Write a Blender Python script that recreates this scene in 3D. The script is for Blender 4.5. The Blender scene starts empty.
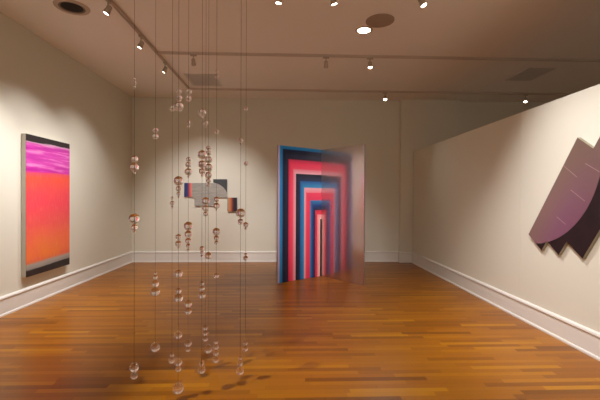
import bpy, bmesh, math, random
from mathutils import Matrix, Vector
C = bpy.context.scene.collection
R = math.radians
random.seed(4)

# ------------------------------------------------------------------ view
F, EYE = 370.0, 1.5
cam_d = bpy.data.cameras.new('camera'); cam = bpy.data.objects.new('camera', cam_d); C.objects.link(cam)
cam_d.sensor_width = 36.0; cam_d.lens = 36.0*F/600.0; cam_d.clip_start = .05
CM = Matrix.Rotation(-math.atan(13/F), 3, 'Z') @ Matrix.Rotation(R(90)-2.5/F, 3, 'X') @ Matrix.Rotation(.0043, 3, 'Z')
m4 = CM.to_4x4(); m4.translation = (0, 0, EYE); cam.matrix_world = m4
bpy.context.scene.camera = cam
bpy.context.scene.cycles.caustics_refractive = False
def ray(x, y):
    return CM @ Vector(((x-300)/F, (200-y)/F, -1))
def at(axis, val, x, y):
    r = ray(x, y); t = (val-(EYE if axis == 2 else 0))/r[axis]
    return Vector((0, 0, EYE)) + r*t
def scale_at(X, Y):                       # metres per pixel at a place
    fwd = CM @ Vector((0, 0, -1)); return (X*fwd.x + Y*fwd.y)/F

# ------------------------------------------------------------------ colours and materials
def lin(c):
    if isinstance(c, str): c = [int(c[i:i+2], 16)/255 for i in (0, 2, 4)]
    return tuple(((v/12.92) if v <= .04045 else ((v+.055)/1.055)**2.4) for v in c) + (1,)
def mat(name, col, rough=.6, metal=0, **kw):
    m = bpy.data.materials.new(name); m.use_nodes = True
    b = m.node_tree.nodes['Principled BSDF']
    b.inputs['Base Color'].default_value = lin(col); b.inputs['Roughness'].default_value = rough
    b.inputs['Metallic'].default_value = metal
    for k, v in kw.items():
        b.inputs[k.replace('_', ' ')].default_value = v
    return m
class NT:
    def __init__(s, m): s.t = m.node_tree; s.b = s.t.nodes['Principled BSDF']
    def n(s, kind, **kw):
        n = s.t.nodes.new(kind)
        for k, v in kw.items(): setattr(n, k, v)
        return n
    def put(s, sock, v):
        if isinstance(v, bpy.types.NodeSocket): s.t.links.new(v, sock)
        else: sock.default_value = v
    def math(s, op, a, b=0.0, c=0.0):
        n = s.n('ShaderNodeMath', operation=op)
        s.put(n.inputs[0], a); s.put(n.inputs[1], b); s.put(n.inputs[2], c); return n.outputs[0]
    def ramp(s, fac, stops, mode='LINEAR'):
        n = s.n('ShaderNodeValToRGB'); cr = n.color_ramp; cr.interpolation = mode
        while len(cr.elements) < len(stops): cr.elements.new(.5)
        for i, (p, c) in enumerate(stops): cr.elements[i].position = p
        for i, (p, c) in enumerate(stops):
            cr.elements[i].color = c if isinstance(c, tuple) else ((c, c, c, 1) if isinstance(c, float) else lin(c))
        s.put(n.inputs[0], fac); return n.outputs[0]
    def coord(s):
        tc = s.n('ShaderNodeTexCoord'); sp = s.n('ShaderNodeSeparateXYZ'); s.t.links.new(tc.outputs['Object'], sp.inputs[0])
        return tc.outputs['Object'], sp.outputs
    def noise(s, vec, scale, detail=3, rough=.5, stretch=None):
        if stretch:
            mp = s.n('ShaderNodeMapping'); s.put(mp.inputs[0], vec); mp.inputs['Scale'].default_value = stretch; vec = mp.outputs[0]
        n = s.n('ShaderNodeTexNoise'); s.put(n.inputs['Vector'], vec)
        n.inputs['Scale'].default_value = scale; n.inputs['Detail'].default_value = detail; n.inputs['Roughness'].default_value = rough
        return n.outputs[0]
    def mix(s, f, a, b, bt='MIX'):
        n = s.n('ShaderNodeMix', data_type='RGBA', blend_type=bt)
        s.put(n.inputs[0], f); s.put(n.inputs[6], a if not isinstance(a, str) else lin(a)); s.put(n.inputs[7], b if not isinstance(b, str) else lin(b))
        return n.outputs[2]
    def bump(s, h, strength=.1, dist=.01):
        n = s.n('ShaderNodeBump'); n.inputs['Strength'].default_value = strength; n.inputs['Distance'].default_value = dist
        s.put(n.inputs['Height'], h); s.put(s.b.inputs['Normal'], n.outputs[0])

def paint(name, col, b=.04):
    m = mat(name, col, .75); t = NT(m); v, _ = t.coord()
    m.node_tree.nodes['Principled BSDF'].inputs['Specular IOR Level'].default_value = .25
    t.bump(t.noise(v, 180, 2), b, .002)
    return m
WALL = paint('wall_paint', 'ded8c7')
CEIL = paint('ceiling_paint', 'f3eae0')
TRIM = mat('trim_paint', 'e4dfd6', .5)
WHITEMETAL = mat('track_white', 'a09080', .45)
TRACKM = mat('track_channel', 'c8b6a6', .55)
DARK = mat('dark_void', '17120e', .8)

def floor_material():
    m = mat('oak_strip_floor', 'a56a35', .3); t = NT(m); v, o = t.coord()
    W = .060
    row = t.math('FLOOR', t.math('DIVIDE', o[1], W))
    wn = t.n('ShaderNodeTexWhiteNoise', noise_dimensions='1D'); t.put(wn.inputs['W'], row)
    off = t.math('MULTIPLY', wn.outputs[0], 9.7)
    L = t.math('ADD', t.math('MULTIPLY', wn.outputs[0], .5), .6)
    u = t.math('DIVIDE', t.math('ADD', o[0], off), L)
    col = t.math('FLOOR', u)
    cb = t.n('ShaderNodeCombineXYZ'); t.put(cb.inputs[0], row); t.put(cb.inputs[1], col)
    w2 = t.n('ShaderNodeTexWhiteNoise', noise_dimensions='2D'); t.put(w2.inputs['Vector'], cb.outputs[0])
    base = t.ramp(w2.outputs[0], [(0, '7a4620'), (.08, '8f5426'), (.35, 'a0602b'), (.6, 'a8682f'), (.9, 'b27335'), (1, 'c28742')])
    g = t.noise(v, 9, 5, .65, (.9, 16, 1))
    c = t.mix(.55, base, t.ramp(g, [(.25, '7c4a26'), (.5, 'b07440'), (.8, 'd39a5c')]), 'MULTIPLY')
    c = t.mix(.35, c, base)
    big = t.noise(v, .6, 2)
    c = t.mix(t.math('MULTIPLY', big, .3), c, '8a4f2a')
    # seams
    fy = t.math('FRACT', t.math('DIVIDE', o[1], W)); fx = t.math('FRACT', u)
    ey = t.math('MINIMUM', fy, t.math('SUBTRACT', 1.0, fy)); ex = t.math('MULTIPLY', t.math('MINIMUM', fx, t.math('SUBTRACT', 1.0, fx)), 14.0)
    e = t.math('MINIMUM', ey, ex)
    seam = t.math('LESS_THAN', e, .022)
    c = t.mix(t.math('MULTIPLY', seam, .35), c, '3a1e0c')
    br = t.n('ShaderNodeHueSaturation'); br.inputs['Saturation'].default_value = 1.2; br.inputs['Value'].default_value = 1.06; br.inputs['Hue'].default_value = .511
    t.put(br.inputs['Color'], c)
    t.put(t.b.inputs['Base Color'], br.outputs[0]); t.b.inputs['Specular IOR Level'].default_value = .32
    t.put(t.b.inputs['Roughness'], t.math('ADD', t.math('MULTIPLY', g, .12), .26))
    t.bump(t.math('ADD', t.math('MULTIPLY', seam, -1.0), t.math('MULTIPLY', w2.outputs[0], .25)), .05, .002)
    return m
FLOOR = floor_material()

# ------------------------------------------------------------------ object helpers
def link(name, bm, m, parent=None, smooth=False):
    me = bpy.data.meshes.new(name); bm.normal_update(); bm.to_mesh(me); bm.free()
    for mm in (m if isinstance(m, list) else [m]): me.materials.append(mm)
    if smooth:
        for p in me.polygons: p.use_smooth = True
    o = bpy.data.objects.new(name, me); C.objects.link(o)
    if parent: o.parent = parent
    return o
def empty(name, loc, label, cat, group=None):
    o = bpy.data.objects.new(name, None); C.objects.link(o); o.location = loc; o.empty_display_size = .05
    o['label'] = label; o['category'] = cat
    if group: o['group'] = group
    return o
def box(bm, x0, x1, y0, y1, z0, z1, mi=0):
    vs = [bm.verts.new(p) for p in ((x0,y0,z0),(x1,y0,z0),(x1,y1,z0),(x0,y1,z0),(x0,y0,z1),(x1,y0,z1),(x1,y1,z1),(x0,y1,z1))]
    for f in ((3,2,1,0),(4,5,6,7),(0,1,5,4),(1,2,6,5),(2,3,7,6),(3,0,4,7)):
        bm.faces.new([vs[i] for i in f]).material_index = mi
    return vs
def lathe(bm, prof, seg=32, M=None):       # prof: (r, z) from the axis outwards; closes on the axis where r = 0
    M = M or Matrix(); rings = []
    for r, z in prof:
        if r < 1e-6: rings.append([bm.verts.new(M @ Vector((0, 0, z)))])
        else: rings.append([bm.verts.new(M @ Vector((r*math.cos(2*math.pi*i/seg), r*math.sin(2*math.pi*i/seg), z))) for i in range(seg)])
    for a, b in zip(rings, rings[1:]):
        for i in range(seg):
            j = (i+1) % seg
            if len(a) == 1: bm.faces.new((a[0], b[i], b[j]))
            elif len(b) == 1: bm.faces.new((a[i], a[j], b[0]))
            else: bm.faces.new((a[i], a[j], b[j], b[i]))
def struct(name, bm, m):
    o = link(name, bm, m); o['kind'] = 'structure'; return o
def bxobj(name, dims, m, parent=None, bevel=0):
    bm = bmesh.new(); box(bm, *dims)
    if bevel: bmesh.ops.bevel(bm, geom=bm.edges[:], offset=bevel, segments=2, profile=.5, affect='EDGES')
    return link(name, bm, m, parent)

# ------------------------------------------------------------------ setting
D = 8.62; XL = -3.56; XR = 2.92; XO = 7.2; YF = -3.5; H = 3.79; PH = 2.575; PY = 8.49; T = .2
PIER0, PIER1 = at(1, PY, 400.6, 230).x, at(1, PY, 460, 120).x
bm = bmesh.new(); box(bm, XL, XO, YF, D, -.1, 0); struct('floor', bm, FLOOR)
bm = bmesh.new(); box(bm, XL-T, XO+T, YF-T, D+T, H, H+.1); struct('ceiling', bm, CEIL)
bm = bmesh.new(); box(bm, XL-T, XL, YF-T, D+T, -.1, H); struct('wall_left', bm, WALL)
bm = bmesh.new(); box(bm, XL, XO, D, D+T, -.1, H); struct('wall_back', bm, WALL)
bm = bmesh.new(); box(bm, PIER0, PIER1, PY, D, 0, H); struct('wall_pier', bm, WALL)
bm = bmesh.new(); box(bm, XO, XO+T, YF-T, D+T, -.1, H); struct('wall_right', bm, WALL)
bm = bmesh.new(); box(bm, XL, XO, YF-T, YF, -.1, H); struct('wall_front', bm, WALL)
PE = PY-.035                                # far end of the low partition
YS = at(0, XR, 520.5, 200).y
bm = bmesh.new()
box(bm, XR, XR+.24, YS+.002, PE, 0, PH); box(bm, XR, XR+.24, -1.2, YS-.002, 0, PH); box(bm, XR+.004, XR+.236, YS-.01, YS+.01, 0, PH-.004)
struct('wall_partition', bm, WALL)
def baseboard(name, segs):                  # segs: (x0,y0,x1,y1, nx,ny) run with outward normal
    bm = bmesh.new()
    prof = [(0, 0), (.030, 0), (.030, .014), (.026, .024), (.017, .030), (.017, .205), (.026, .212), (.029, .222), (.024, .238), (.012, .247), (0, .250)]
    for x0, y0, x1, y1, nx, ny in segs:
        a = [bm.verts.new((x0+nx*d, y0+ny*d, z)) for d, z in prof]; b = [bm.verts.new((x1+nx*d, y1+ny*d, z)) for d, z in prof]
        for i in range(len(prof)-1): bm.faces.new((a[i], b[i], b[i+1], a[i+1]))
        bm.faces.new(a); bm.faces.new(b[::-1])
    bmesh.ops.recalc_face_normals(bm, faces=bm.faces[:])
    struct(name, bm, TRIM)
baseboard('baseboard_left', [(XL, YF, XL, D, 1, 0)])
baseboard('baseboard_back', [(XL, D, PIER0, D, 0, -1), (PIER0, D, PIER0, PY-.03, -1, 0), (PIER0-.03, PY, XR, PY, 0, -1)])
baseboard('baseboard_right', [(XR, -1.2, XR, PE, -1, 0)])

# ------------------------------------------------------------------ ceiling fittings
TZ = H-.035
def track(y0, y1, x0, x1, label):
    t = empty('lighting_track', ((x0+x1)/2, (y0+y1)/2, H), label, 'track', 'ceiling lighting tracks')
    cx, cy = (x0+x1)/2, (y0+y1)/2
    bm = bmesh.new(); w = .013
    along_x = (x1-x0) > (y1-y0)
    def b2(a, b, z0, z1):
        if along_x: box(bm, x0-cx, x1-cx, a, b, z0, z1)
        else: box(bm, a, b, y0-cy, y1-cy, z0, z1)
    b2(-w, -w+.005, -.035, 0); b2(w-.005, w, -.035, 0); b2(-w+.005, w-.005, -.012, 0); b2(-w-.003, -w+.008, -.038, -.035); b2(w-.008, w+.003, -.038, -.035)
    link('channel', bm, TRACKM, t)
    for s in (-1, 1):
        if along_x: bxobj('end_cap', (s*(x1-cx) - .012, s*(x1-cx)+.012, -.021, .021, -.040, 0), TRACKM, t)
        else: bxobj('end_cap', (-.021, .021, s*(y1-cy)-.012, s*(y1-cy)+.012, -.040, 0), TRACKM, t)
    return t
p1 = at(2, TZ, 287, 56); p2 = at(2, TZ, 287, 91); pl = at(2, TZ, 160, 57); p3y = at(2, H-.20, 333, 4).y
TX, T1, T2 = pl.x, p1.y, p2.y
track(-1.5, T2-.03, TX-.01, TX+.01, 'long pale track running away from the camera along the left side of the ceiling')
track(T1-.01, T1+.01, TX+.035, 6.4, 'pale track across the ceiling, nearer of the two cross tracks in view')
track(T2-.01, T2+.01, TX-.0, 6.4, 'pale track across the ceiling, the far one close to the back wall')
track(p3y-.01, p3y+.01, TX+.035, 6.4, 'pale cross track nearest the camera, carrying the lamps at the top edge')

LENS = bpy.data.materials.new('lamp_lens'); LENS.use_nodes = True
nt = LENS.node_tree; nt.nodes.clear(); e = nt.nodes.new('ShaderNodeEmission'); e.inputs[0].default_value = (1, .86, .66, 1); e.inputs[1].default_value = 30
oo = nt.nodes.new('ShaderNodeOutputMaterial'); nt.links.new(e.outputs[0], oo.inputs[0])
WARM = (1, .985, 1.0)
def spot(name, loc, target, watts, deg, blend=.8, size=.04, col=WARM):
    l = bpy.data.lights.new(name, 'SPOT'); l.energy = watts; l.spot_size = R(deg); l.spot_blend = blend
    l.shadow_soft_size = size; l.color = col
    o = bpy.data.objects.new(name, l); C.objects.link(o)
    o.location = loc; d = Vector(target)-Vector(loc); o.rotation_euler = d.to_track_quat('-Z', 'Y').to_euler()
    return o
HM = mat('lamp_housing', 'b3a390', .4)
def head(x, y, target, watts, deg, label, blend=.8, lit=True, col=WARM):
    """track head: adapter, stem, yoke, tilted flared housing, lens"""
    z = H-.039; piv = Vector((x, y, z-.115))
    t = empty('track_lamp', (x, y, z), label, 'spotlight', 'track lamps on the ceiling')
    bm = bmesh.new(); box(bm, -.016, .016, -.05, .05, -.022, 0); o = link('adapter', bm, HM, t)
    if abs(x-TX) > .02: o.rotation_euler.z = R(90)
    bm = bmesh.new(); lathe(bm, [(0, -.02), (.008, -.02), (.008, -.085), (0, -.085)], 12); link('stem', bm, HM, t, True)
    d = (Vector(target)-piv).normalized(); q = (-d).to_track_quat('Z', 'Y').to_matrix()
    M = Matrix.Translation(Vector((0, 0, -.115))) @ q.to_4x4()
    bm = bmesh.new(); lathe(bm, [(0, .052), (.022, .050), (.028, .042), (.028, .010), (.033, -.006), (.037, -.046), (.037, -.052), (.033, -.052), (.031, -.042), (0, -.040)], 28, M)
    link('housing', bm, HM, t, True)
    bm = bmesh.new()
    for k in (.036, .028, .020): lathe(bm, [(.027, k-.002), (.0305, k-.002), (.0305, k+.002), (.027, k+.002)], 28, M)
    link('cooling_rings', bm, HM, t)
    bm = bmesh.new(); lathe(bm, [(0, -.041), (.0305, -.041), (.0305, -.046), (0, -.049)], 28, M); link('lens', bm, LENS if lit else DARK, t)
    if watts: spot('lamp_or_fill_light', piv+d*.07, target, watts, deg, blend, .03, col)
    return t
def hp(x, y, track_y=None, track_x=None):    # foot of the head whose lens shows at pixel x, y
    if track_y is not None: return at(1, track_y, x, y).x
    return at(0, track_x, x, y).y
EXEC_HEADS = True
K = 1.5
head(TX, hp(108, 12, track_x=TX), (XL, 4.0, .5), 165*K, 84, 'pale track lamp at the near end of the left track, top left corner', .9)
head(TX, hp(141, 46, track_x=TX), (XL, 5.0, .25), 150*K, 92, 'pale track lamp in the middle of the left track', 1)
head(TX, hp(165, 72, track_x=TX), (XL, 6.3, .25), 105*K, 92, 'pale track lamp at the far end of the left track', 1)
head(hp(193.5, 58, track_y=T1), T1, (-1.75, D, .8), 235*K, 68, 'dim track lamp turned to the back wall, leftmost on the nearer cross track', 1)
head(hp(326, 65, track_y=T1), T1, (.9, D, .6), 8*K, 70, 'dim track lamp above the striped folding screen, on the nearer cross track', .9)
head(hp(370, 66, track_y=T1), T1, (1.4, 5.0, 0), 40*K, 80, 'bright small track lamp right of the dim one, on the nearer cross track', .9)
head(hp(385, 98, track_y=T2), T2, (1.9, 5.6, 0), 25*K, 80, 'bright track lamp on the far cross track, just above the back wall pier', .9)
head(hp(525.5, 100, track_y=T2), T2, (4.3, 6.6, 0), 45*K, 125, 'bright track lamp on the far cross track, above the low partition', 1)
head(hp(279, 0, track_y=p3y), p3y, (-.5, 4.3, 0), 35*K, 70, 'bright track lamp cut by the top edge, leftmost of the three', .9)
head(hp(333, 3, track_y=p3y), p3y, (1.7, 4.4, 0), 40*K, 80, 'bright track lamp at the top edge, middle of the three', .9)
head(hp(422, 4, track_y=p3y), p3y, (XR-.1, 3.1, .1), 150*K, 96, 'bright track lamp at the top edge, rightmost of the three', 1)
# unseen spots, mostly fill added to brighten floor, screen and walls; no fittings built
spot('lamp_or_fill_light', (-.2, .8, 3.6), (1.8, 4.0, 0), 110*K, 56, 1, .05, WARM)  # added fill for the right-hand floor
spot('lamp_or_fill_light', (TX, 2.1, 3.6), (-.35, 3.0, 0), 320*K, 30, 1, .012, WARM)  # left-track lamp above the view, inferred from the strands' floor shadows
spot('lamp_or_fill_light', (.0, 2.2, 3.6), (.25, 6.8, 1.15), 300*K, 32, 1, .03, WARM)  # this and the next are added to light the screen leaves
spot('lamp_or_fill_light', (1.0, 2.2, 3.6), (.9, 6.8, 1.15), 260*K, 32, 1, .03, WARM)
spot('lamp_or_fill_light', (1.5, -.6, 3.6), (1.5, YF, 2.4), 400*K, 100, 1, .05, WARM)  # added pair, bounced off the front wall as soft fill
spot('lamp_or_fill_light', (-1.5, -.6, 3.6), (-1.8, YF, 2.4), 400*K, 100, 1, .05, WARM)
spot('lamp_or_fill_light', (4.8, 2.0, 3.6), (7.0, 3.0, 1.2), 120*K, 100, 1, .05, WARM)  # added fill on the outer wall behind the partition
spot('lamp_or_fill_light', (.9, 1.6, 3.6), (2.92, 3.4, .9), 245*K, 60, 1, .05, WARM)  # added to even out the light on the lower partition

# downlight
def round_fit(name, px, py, label, cat, w_px, kind):
    p = at(2, H, px, py); r = w_px/2*scale_at(p.x, p.y)
    t = empty(name, (p.x, p.y, H), label, cat)
    if kind == 'grille':
        bm = bmesh.new(); lathe(bm, [(r*.93, -.001), (r*.95, -.012), (r, -.010), (r, 0)], 48); link('rim', bm, mat('speaker_rim', 'a8927f', .6), t, True)
        m = mat('speaker_mesh', '6b5442', .7); q = NT(m); v, _ = q.coord()
        vo = q.n('ShaderNodeTexVoronoi'); q.put(vo.inputs['Vector'], v); vo.inputs['Scale'].default_value = 160
        q.put(q.b.inputs['Base Color'], q.ramp(vo.outputs[0], [(.0, 'a08b78'), (.6, 'a8927f')]))
        bm = bmesh.new(); lathe(bm, [(0, -.009), (r*.94, -.009), (r*.94, 0), (0, 0)], 48); bmesh.ops.recalc_face_normals(bm, faces=bm.faces[:]); link('grille', bm, m, t)
    else:
        bm = bmesh.new(); lathe(bm, [(r*.74, -.001), (r*.74, -.010), (r*.80, -.014), (r*.97, -.010), (r, 0)], 48); link('trim_ring', bm, mat('downlight_trim', 'c0aa95', .5), t, True)
        bm = bmesh.new()
        if kind == 'lit':
            lathe(bm, [(0, -.006), (r*.74, -.004)], 48); link('lens', bm, LENS, t)
            l = bpy.data.lights.new('downlight_light', 'SPOT'); l.energy = 36; l.spot_size = R(110); l.spot_blend = .8; l.shadow_soft_size = .06; l.color = WARM
            o = bpy.data.objects.new('downlight_light', l); C.objects.link(o); o.location = (p.x, p.y, H-.03)
        else:
            lathe(bm, [(0, -.004), (r*.62, -.004)], 48); link('baffle', bm, DARK, t)
            bm = bmesh.new(); lathe(bm, [(r*.62, -.004), (r*.66, -.009), (r*.74, -.009)], 48); link('inner_ring', bm, mat('inner_ring', '75604c', .6), t, True)
    return t
round_fit('recessed_downlight', 364, 30, 'lit round recessed downlight beside the dark ceiling speaker', 'ceiling light', 17, 'lit')
round_fit('ceiling_speaker', 380, 20.5, 'flat round dark brown speaker grille in the ceiling', 'speaker', 28, 'grille')
round_fit('recessed_downlight', 72, 7, 'unlit round recessed downlight with a black middle, top left of the ceiling', 'ceiling light', 32, 'off')

def vent(corners, label):
    pts = [at(2, H, *c) for c in corners]
    x0, x1 = min(p.x for p in pts), max(p.x for p in pts); y0, y1 = min(p.y for p in pts), max(p.y for p in pts)
    cx, cy = (x0+x1)/2, (y0+y1)/2; a, b = (x1-x0)/2, (y1-y0)/2
    t = empty('ceiling_vent', (cx, cy, H), label, 'vent', 'ceiling vents')
    vm = mat('vent_metal', 'd8cfc6', .5)
    bxobj('backing', (-a+.01, a-.01, -b+.01, b-.01, -.004, -.001), mat('vent_void', 'c5bab0', .8), t)
    bm = bmesh.new(); w = .035
    box(bm, -a, a, -b, -b+w, -.014, 0); box(bm, -a, a, b-w, b, -.014, 0); box(bm, -a, -a+w, -b+w, b-w, -.014, 0); box(bm, a-w, a, -b+w, b-w, -.014, 0)
    link('frame', bm, vm, t)
    bm = bmesh.new(); n = max(4, int(2*(b-w)/.035))
    for i in range(n):
        yy = -b+w+(i+.5)*2*(b-w)/n; box(bm, -a+w, a-w, yy-.004, yy+.011, -.012, -.008)
    link('slats', bm, vm, t)
vent([(183.5, 73.5), (222, 85.5)], 'grey slatted air vent behind the wires, next to the left track')
vent([(504.5, 80), (556, 68)], 'grey slatted air vent in the ceiling above the right wall')

# ------------------------------------------------------------------ tall painting on the left wall
a = at(0, XL+.065, 26, 200); b = at(0, XL+.065, 69.3, 200)
Y0, Y1 = a.y, b.y; ZT = at(0, XL+.065, 26, 133.5).z; ZB = at(0, XL+.065, 26, 277.5).z; hh = ZT-ZB
t = empty('painting', (XL+.004, (Y0+Y1)/2, ZB), 'tall painting on the left wall, magenta over orange between dark strips', 'painting')
bxobj('stretcher', (0.0, .058, -(Y1-Y0)/2, (Y1-Y0)/2, 0, hh), mat('stretcher_edge', 'bcb6a8', .5), t)
m = mat('painted_field', 'ff5040', .45); q = NT(m); v, o = q.coord()
z = q.math('DIVIDE', o[2], hh)
n1 = q.noise(v, 3, 6, .6, (1, .5, 7)); n2 = q.noise(v, 2, 3, .5, (1, 1, .8)); n3 = q.noise(v, 14, 4, .6, (1, 6, .5))
zz = q.math('ADD', z, q.math('MULTIPLY', q.math('SUBTRACT', n1, .5), .035))
zz = q.math('ADD', zz, q.math('MULTIPLY', o[1], -.012))
c1 = q.ramp(zz, [(0, '2a2022'), (.048, '2a2022'), (.05, '8f867c'), (.085, 'a39a90'), (.10, 'e0703c'), (.14, 'ee7a28'), (.24, 'f0703a'), (.36, 'ee524e'), (.50, 'f23e54'),
               (.60, 'f44650'), (.70, 'f25238'), (.735, 'e84a60'), (.75, 'c81a9a'), (.80, 'd850b0'), (.86, 'd85ab4'), (.90, 'c828a0'), (.935, 'd468b4'), (.953, 'c89cae'), (.956, '2e2626'), (1, '2e2626')])
mag = q.math('MULTIPLY', q.math('GREATER_THAN', z, .745), q.math('LESS_THAN', z, .945))
st = q.ramp(n1, [(.35, 'b0108c'), (.5, 'd238a8'), (.62, 'e890c8'), (.7, 'e0a0c8')])
c2 = q.mix(q.math('MULTIPLY', mag, .65), c1, st)
c3 = q.mix(q.math('MULTIPLY', q.math('MULTIPLY', q.math('LESS_THAN', z, .74), q.math('GREATER_THAN', z, .1)), q.ramp(n2, [(.45, 0.0), (.65, .30)])), c2, 'f03058')
c4 = q.mix(q.math('MULTIPLY', q.ramp(n3, [(.5, 0.0), (.8, .5)]), q.math('MULTIPLY', q.math('LESS_THAN', z, .74), q.math('GREATER_THAN', z, .1))), c3, 'ff9068')
q.put(q.b.inputs['Base Color'], c4)
bxobj('painted_panel', (.058, .066, -(Y1-Y0)/2, (Y1-Y0)/2, 0, hh), m, t)

# ------------------------------------------------------------------ multi panel work on the back wall
c0 = at(1, D-.04, 206, 206)
t = empty('relief_painting', (c0.x, D-.004, c0.z), 'small stepped painting of grey, navy and orange panels on the back wall', 'painting')
def wp(x, y): p = at(1, D-.04, x, y); return p.x-c0.x, p.z-c0.z
def grad(name, stops, x0, x1):
    m = mat(name, 'ffffff', .45); q = NT(m); v, o = q.coord()
    f = q.math('DIVIDE', q.math('SUBTRACT', o[0], x0), x1-x0); q.put(q.b.inputs['Base Color'], q.ramp(f, stops)); return m
def panel(name, x0, y0, x1, y1, m):
    (ax, az), (bx_, bz) = wp(x0, y1), wp(x1, y0)
    return bxobj(name, (ax, bx_, -.04, 0, az, bz), m, t, .002)
(ax, _), (bx_, _) = wp(184, 190), wp(192, 190)
o = panel('striped_panel', 184.2, 183, 191.8, 196.8, grad('navy_red_fade', [(0, '1e2c5c'), (.42, '2c3a72'), (.55, '6a4a72'), (.68, 'c24a4a'), (.85, 'e07068'), (1, 'e8a090')], ax, bx_)); o['label'] = 'navy to red panel'
gm = mat('grey_panel', '9b958c', .5); q = NT(gm); v, oc = q.coord(); q.put(q.b.inputs['Base Color'], q.ramp(q.noise(v, 8, 3, .5, (1, 1, 6)), [(.3, '928c83'), (.7, 'a8a298')]))
bm = bmesh.new()
pts = [wp(*p) for p in ((192.1, 183), (227, 183), (227, 197.4), (214, 197.4), (214, 206), (194.4, 206), (194.4, 197.4), (192.1, 197.4))]
f1 = [bm.verts.new((x, -.038, z)) for x, z in pts]; f2 = [bm.verts.new((x, 0, z)) for x, z in pts]
bm.faces.new(f1[::-1]); bm.faces.new(f2)
for i in range(len(pts)): j = (i+1) % len(pts); bm.faces.new((f1[i], f1[j], f2[j], f2[i]))
bmesh.ops.recalc_face_normals(bm, faces=bm.faces[:])
link('grey_panel', bm, gm, t)
bm = bmesh.new()
arc = [(213.3, 179.2), (227, 179.2)]
for k in range(13):
    x = 227-13.7*k/12; arc.append((x, 198-15.5*math.sqrt(1-((x-211)/17)**2)))
pts = [wp(*p) for p in arc]
f1 = [bm.verts.new((x, -.048, z)) for x, z in pts]; f2 = [bm.verts.new((x, 0, z)) for x, z in pts]
bm.faces.new(f1[::-1]); bm.faces.new(f2)
for i in range(len(pts)): j = (i+1) % len(pts); bm.faces.new((f1[i], f1[j], f2[j], f2[i]))
bmesh.ops.recalc_face_normals(bm, faces=bm.faces[:])
o = link('curved_panel', bm, mat('charcoal', '34363a', .5), t); o['label'] = 'charcoal curved corner panel'
(ax, _), (bx_, _) = wp(227.5, 190), wp(237, 190)
o = panel('striped_panel', 227.3, 197.6, 237, 211.6, grad('orange_black_fade', [(0, '8a8a86'), (.12, 'c08c5c'), (.3, 'c8784a'), (.5, '8a3a34'), (.65, '3a1c24'), (.85, '1c1620'), (1, '3a2c50')], ax, bx_)); o['label'] = 'orange to black panel'

# ------------------------------------------------------------------ folding screen
pf = at(2, 0, 321, 276.2); pA = at(2, 0, 277.6, 283.6); pB = at(2, 0, 363.6, 285.8)
SH = 2.41
t = empty('folding_screen', (pf.x, pf.y, 0), 'tall folding screen, striped arches on one leaf, brushed metal on the other', 'screen')
def leaf(name, p, m, side, mm):
    """a leaf with its inner face on the local y = 0 plane (x runs out from the fold)"""
    d = Vector((p.x-pf.x, p.y-pf.y)); L = d.length; ang = math.atan2(d.y, d.x)
    bm = bmesh.new(); s = side*.030
    y0, y1 = (0, s) if s > 0 else (s, 0)
    box(bm, .0 if side < 0 else .0, L, y0, y1, .004, SH, 1)
    for f in bm.faces:
        c = f.calc_center_median()
        if abs(c.y) < 1e-4: f.material_index = 0
    o = link(name, bm, [m, mm], t); o.rotation_euler.z = ang
    return o, L
edge = mat('screen_edge', 'b9a8ac', .35, .8)
LA = Vector((pA.x-pf.x, pA.y-pf.y)).length
m = mat('striped_paint', 'ffffff', .42); q = NT(m); v, o = q.coord()
us = [0, .038, .098, .225, .328, .39, .488, .584, .63, .726, .849, .90, .972, 1.0]      # share of the leaf from its outer edge
vs_ = [0, .0, .055, .23, .40, .48, .61, .73, .82, .96, 1.15, 1.23, 1.32, 1.37]          # metres down from the top
N = len(us)-1
U = q.ramp(q.math('SUBTRACT', 1.0, q.math('DIVIDE', o[0], LA)), [(u, k/N) for k, u in enumerate(us)])
Vv = q.ramp(q.math('DIVIDE', q.math('SUBTRACT', SH, o[2]), 1.37), [(w/1.37 if k else 0, (k if k != 0 else 0)/N) for k, w in enumerate(vs_) if k != 0])
def sep(s):
    n = q.n('ShaderNodeSeparateColor'); q.put(n.inputs[0], s); return n.outputs[0]
S = q.math('MINIMUM', sep(U), sep(Vv))
cols = []
def band(k, *cs):                      # colours across band k
    n = len(cs)
    for i, c in enumerate(cs):
        a0 = (k + (.02 if i == 0 else i/(n-1) - (.02 if i == n-1 else 0)) if n > 1 else k+.02)/N
        cols.append((a0, c))
    if n == 1: cols.append(((k+.98)/N, cs[0]))
band(0, 'b4a0c0')
band(1, '2086bc', '1670aa')
band(2, '0a1c44', '0b1026', '1a2444', '0a0c16')
band(3, 'c42a50', 'ea3858', 'ea4862')
band(4, 'e87484', 'e8a8b0')
band(5, '0c0e1c', '0d2448')
band(6, '145090', '2286b4')
band(7, 'e0a0a8', 'e87c88')
band(8, 'e43c5a', 'dc3054')
band(9, '2874aa', '123a78', '0a1430')
band(10, 'c02040', 'e4384e')
band(11, 'e8808c', 'f0b8b0')
band(12, '2c1c1e')
q.put(q.b.inputs['Base Color'], q.ramp(S, cols))
oA, LA_ = leaf('striped_leaf', pA, m, -1, edge)
met = mat('brushed_metal', 'd8ccca', .21, 1.0); q = NT(met); v, o = q.coord()
nz = q.noise(v, 6, 4, .6, (.6, .6, 24)); q.put(q.b.inputs['Roughness'], q.math('ADD', q.math('MULTIPLY', nz, .04), .10)); q.bump(nz, .03, .001)
b2 = q.n('ShaderNodeBsdfPrincipled'); b2.inputs['Base Color'].default_value = lin('e4d8d6'); b2.inputs['Metallic'].default_value = 1; b2.inputs['Roughness'].default_value = .42
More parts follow.
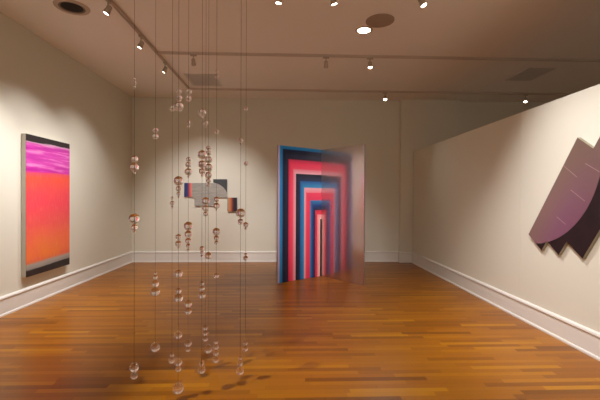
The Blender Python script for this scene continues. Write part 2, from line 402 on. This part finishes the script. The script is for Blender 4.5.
mxs = q.n('ShaderNodeMixShader'); mxs.inputs[0].default_value = .28; q.t.links.new(q.b.outputs[0], mxs.inputs[1]); q.t.links.new(b2.outputs[0], mxs.inputs[2])
q.t.links.new(mxs.outputs[0], q.t.nodes['Material Output'].inputs[0])
oB, LB_ = leaf('brushed_metal_leaf', pB, met, 1, edge)
for zz in (.25, 1.2, 2.15):
    bm = bmesh.new(); lathe(bm, [(0, zz-.05), (.007, zz-.05), (.007, zz+.05), (0, zz+.05)], 10, Matrix.Translation((.0, .022, 0)))
    link('hinge', bm, edge, t, True)

# ------------------------------------------------------------------ shaped painting on the partition
w = Vector((-.80, -.60)); l = Vector((-.583, .812)); w.normalize(); l.normalize()
P1 = at(0, XR-.036, 528.8, 234.3); pk = at(0, XR-.036, 577.8, 137.5)
P1 = Vector((P1.y, P1.z)); pk = Vector((pk.y, pk.z)); l = (pk-P1); LN = l.length; l.normalize(); w = Vector((-l.y, l.x)); w = -w if w.y > 0 else w
nt_ = at(0, XR-.036, 593.5, 149); WD = (Vector((nt_.y, nt_.z))-pk).dot(w)
sh = [0, 0, 0]
q3 = at(0, XR-.036, 547, 240.8); q3 = Vector((q3.y, q3.z)); q5 = at(0, XR-.036, 567, 241.3); q5 = Vector((q5.y, q5.z))
sh[1] = (q3-P1).dot(l); sh[2] = (q5-P1).dot(l)
wd = [0, (q3-P1).dot(w), (q5-P1).dot(w)]; q6 = at(0, XR-.036, 583, 258.3); wd.append((Vector((q6.y, q6.z))-P1).dot(w))
print('shaped', P1, pk, l, w, WD, sh, wd)
outl = [P1]
for k in range(3):
    outl.append(P1+l*sh[k]+w*wd[k+1])
    if k < 2: outl.append(P1+l*sh[k+1]+w*wd[k+1])
for k in (2, 1, 0):
    top = LN+sh[k]
    outl.append(P1+l*top+w*WD*(k+1)); outl.append(P1+l*top+w*WD*k)
ol = Vector((P1.x, P1.y))
t = empty('shaped_painting', (XR-.004, ol.x, ol.y), 'saw-toothed slanted painting in purple and black on the right wall', 'painting')
m = mat('purple_arc', 'ffffff', .4); q = NT(m); v, o = q.coord()
ap = [at(0, XR-.036, *p) for p in ((537, 243.4), (572.5, 227.6), (600, 177))]
ap = [Vector((p.y-ol.x, p.z-ol.y)) for p in ap]
(ax, ay), (bx_, by), (cx, cy) = ap
dd = 2*(ax*(by-cy)+bx_*(cy-ay)+cx*(ay-by))
ux = ((ax*ax+ay*ay)*(by-cy)+(bx_*bx_+by*by)*(cy-ay)+(cx*cx+cy*cy)*(ay-by))/dd
uy = ((ax*ax+ay*ay)*(cx-bx_)+(bx_*bx_+by*by)*(ax-cx)+(cx*cx+cy*cy)*(bx_-ax))/dd
rr = math.hypot(ax-ux, ay-uy); print('circle', ux, uy, rr)
dy = q.math('SUBTRACT', o[1], ux); dz = q.math('SUBTRACT', o[2], uy)
dist = q.math('SQRT', q.math('ADD', q.math('MULTIPLY', dy, dy), q.math('MULTIPLY', dz, dz)))
inside = q.math('LESS_THAN', dist, rr)
along = q.math('ADD', q.math('MULTIPLY', o[1], w.x), q.math('MULTIPLY', o[2], w.y))     # across the planks
alng = q.math('ADD', q.math('MULTIPLY', o[1], l.x), q.math('MULTIPLY', o[2], l.y))      # along them
cA = q.ramp(q.math('DIVIDE', q.math('ADD', along, .1), .8), [(0, '7c665e'), (.2, '84645f'), (.5, '805668'), (.8, '784860'), (1, '6a3c50')])
cB = q.mix(q.ramp(q.math('DIVIDE', alng, LN*1.1), [(.35, 0.0), (.8, .65), (1, .9)]), cA, '6b5648')
dark = q.ramp(q.noise(v, 6, 2), [(.3, '1e1416'), (.7, '271a1c')])
pu = q.mix(inside, dark, cB)
q.put(q.b.inputs['Base Color'], pu)
bm = bmesh.new()
f1 = [bm.verts.new((-.036, p.x-ol.x, p.y-ol.y)) for p in outl]; f2 = [bm.verts.new((0, p.x-ol.x, p.y-ol.y)) for p in outl]
ff = bm.faces.new(f1); bm.faces.new(f2[::-1]).material_index = 1
for i in range(len(outl)): j = (i+1) % len(outl); bm.faces.new((f1[i], f1[j], f2[j], f2[i])).material_index = 1
bmesh.ops.recalc_face_normals(bm, faces=bm.faces[:])
link('painted_panel', bm, [m, mat('panel_edge', '938a74', .5)], t)
scr = mat('score_line', 'a58484', .5)
for (x0, y0, x1, y1) in ((564, 166, 577, 177), (585.5, 163.5, 600, 172), (571, 190, 585, 201), (557, 217, 566, 224.5)):
    bm = bmesh.new(); A = at(0, XR-.038, x0, y0); B = at(0, XR-.038, x1, y1)
    A = Vector((A.y-ol.x, A.z-ol.y)); B = Vector((B.y-ol.x, B.z-ol.y)); n = (B-A).normalized(); n = Vector((-n.y, n.x))*.0022
    vv = [(A+n), (B+n), (B-n), (A-n)]
    g1 = [bm.verts.new((-.0372, p.x, p.y)) for p in vv]; g2 = [bm.verts.new((-.0358, p.x, p.y)) for p in vv]
    bm.faces.new(g1)
    for i in range(4): j = (i+1) % 4; bm.faces.new((g1[i], g1[j], g2[j], g2[i]))
    bmesh.ops.recalc_face_normals(bm, faces=bm.faces[:]); link('score_line', bm, scr, t)

# ------------------------------------------------------------------ hanging strands of glass spheres
GLASS = bpy.data.materials.new('clear_glass'); GLASS.use_nodes = True
b = GLASS.node_tree.nodes['Principled BSDF']
b.inputs['Base Color'].default_value = (.97, .91, .89, 1); b.inputs['Roughness'].default_value = 0
b.inputs['Transmission Weight'].default_value = 1; b.inputs['IOR'].default_value = 1.5
WIRE = mat('dark_wire', '3a2c22', .4, .6)
bm = bmesh.new(); bmesh.ops.create_uvsphere(bm, u_segments=40, v_segments=24, radius=1)
sph = bpy.data.meshes.new('glass_sphere'); bm.to_mesh(sph); bm.free(); sph.materials.append(GLASS)
for p in sph.polygons: p.use_smooth = True
def foot(y): return at(2, 0, 290, y).y
STR = [
 (134.3, 382, 'leftmost strand of clear glass spheres, hanging apart from the others', [(79.3,1.5),(82.7,2.0),(87,1.3),(159,3.5),(167.3,4.6),(173,1.5),(218.5,5),(227.3,3.4),(231.8,1.3),(367.5,4.3),(376,3.2)]),
 (155.4, 353, 'second strand from the left, three graded glass spheres above a single low one', [(130.2,2.6),(136.4,2.8),(273,1.6),(277,2.3),(283.3,3.4),(291.5,4.3),(347.5,4.3)]),
 (172.2, 366, 'strand with few small glass spheres, third from the left', [(108.5,2.9),(198,1.5),(203,2.2),(207,1.3),(354.5,2.4),(360.2,3.6)]),
 (178.5, 398, 'fullest strand, fourth from the left, reaching lowest with a large glass sphere', [(91.5,2.6),(98.3,3.3),(106.7,4.5),(181,5.1),(188.7,3.0),(193.8,2.2),(197,1.2),(237,2.8),(243.6,3.4),(247.9,1.2),(273.5,4),(290.5,3),(298,4.5),(335.3,3.7),(362.3,3.7),(369,2.8),(388.5,5.1)]),
 (188.3, 355, 'fifth strand from the left, five glass spheres shrinking downward at its middle', [(92,2.9),(98.6,2.9),(122.3,1.6),(126,1.4),(159.4,2.4),(164.8,2.9),(171.8,3.8),(176.6,1.2),(226,4.5),(234.1,3.7),(240.8,2.9),(246,2.1),(250,1.4),(303.6,3.6),(311,3.4),(343.3,3.5),(349.4,2.4)]),
 (202.0, 375, 'strand passing the middle of the grey wall painting, lowest spheres near the floor', [(112.7,3.7),(117.8,1.2),(155,4.4),(164.2,3.8),(171.3,3.1),(175.8,1.2),(248.4,2.4),(252.6,1.8),(256,1.2),(283.2,2.3),(288.3,2.6),(295,3.5),(363.5,2.6),(369.8,4)]),
 (205.6, 345, 'strand just right of the middle strand, three spheres over the grey panel', [(123,2.6),(126.8,1.3),(201,3.8),(208.2,3.2),(213.9,2.3),(327.5,2.6),(333,2.7),(338.6,2.7)]),
 (208.4, 357, 'strand with a long tight stack of seven glass spheres above the wall painting', [(148,2.3),(153.2,2.6),(159.8,3.5),(167.6,4.0),(175.2,3.3),(181.1,2.4),(185.4,1.7),(255.5,3.4),(349,4.1)]),
 (216.4, 366, 'strand passing the charcoal corner of the wall painting, third from the right', [(72,1.9),(76.6,2.3),(131.5,2.4),(199.5,2.7),(205.8,3.4),(210,1.0),(231.5,3.7),(238,2.6),(242.6,1.9),(275.5,2.6),(341.7,2.2),(346.9,2.7),(352.8,2.8),(359.6,3.2)]),
 (240.6, 378, 'second strand from the right, a large sphere beside the orange panel', [(140.5,2.4),(144.2,1.2),(213,4.5),(221.5,2.9),(357.8,2.2),(363,3),(371,3.6)]),
 (245.8, 356, 'rightmost strand of clear glass spheres, with small widely spaced ones', [(108.7,2),(163.5,2),(224.8,2.7),(228.9,1.3),(254.2,1.7),(258.2,3),(342.7,2.7),(348.3,3.2)]),
]
for px, fy, label, beads in STR:
    Y = foot(fy); p0 = at(1, Y, px, 200); X = p0.x; k = scale_at(X, Y)
    t = empty('glass_bead_strand', (X, Y, H), label, 'hanging sculpture', 'strands of glass spheres hanging from the ceiling')
    rs = [r*1.04 for _, r in beads]
    for i in range(len(beads)-1):
        g = beads[i+1][0]-beads[i][0]; s = rs[i]+rs[i+1]
        if s > g: f = g/s*.995; rs[i] *= f; rs[i+1] *= f
    zs = [at(1, Y, px, y).z for y, _ in beads]
    bm = bmesh.new(); zb = min(zs)-H; WR = .0011
    lathe(bm, [(0, 0), (WR, 0), (WR, zb), (0, zb)], 8)
    link('wire', bm, WIRE, t, True)
    bm = bmesh.new(); lathe(bm, [(0, -.03), (.006, -.03), (.012, -.01), (.014, 0)], 16); link('ceiling_mount', bm, WHITEMETAL, t, True)
    for zc, r in zip(zs, rs):
        o = bpy.data.objects.new('glass_sphere', sph); C.objects.link(o); o.parent = t
        o.location = (0, 0, zc-H); o.scale = (r*k,)*3
    print('strand', round(X, 2), round(Y, 2), 'low', round(min(zs)-rs[-1]*k, 3))

# ------------------------------------------------------------------ world and view
wd_ = bpy.data.worlds.new('world'); bpy.context.scene.world = wd_; wd_.use_nodes = True
wd_.node_tree.nodes['Background'].inputs[0].default_value = (.02, .016, .012, 1)
vs = bpy.context.scene.view_settings
vs.view_transform = 'Standard'; vs.look = 'None'; vs.gamma = 1; vs.use_curve_mapping = False; vs.exposure = -.06
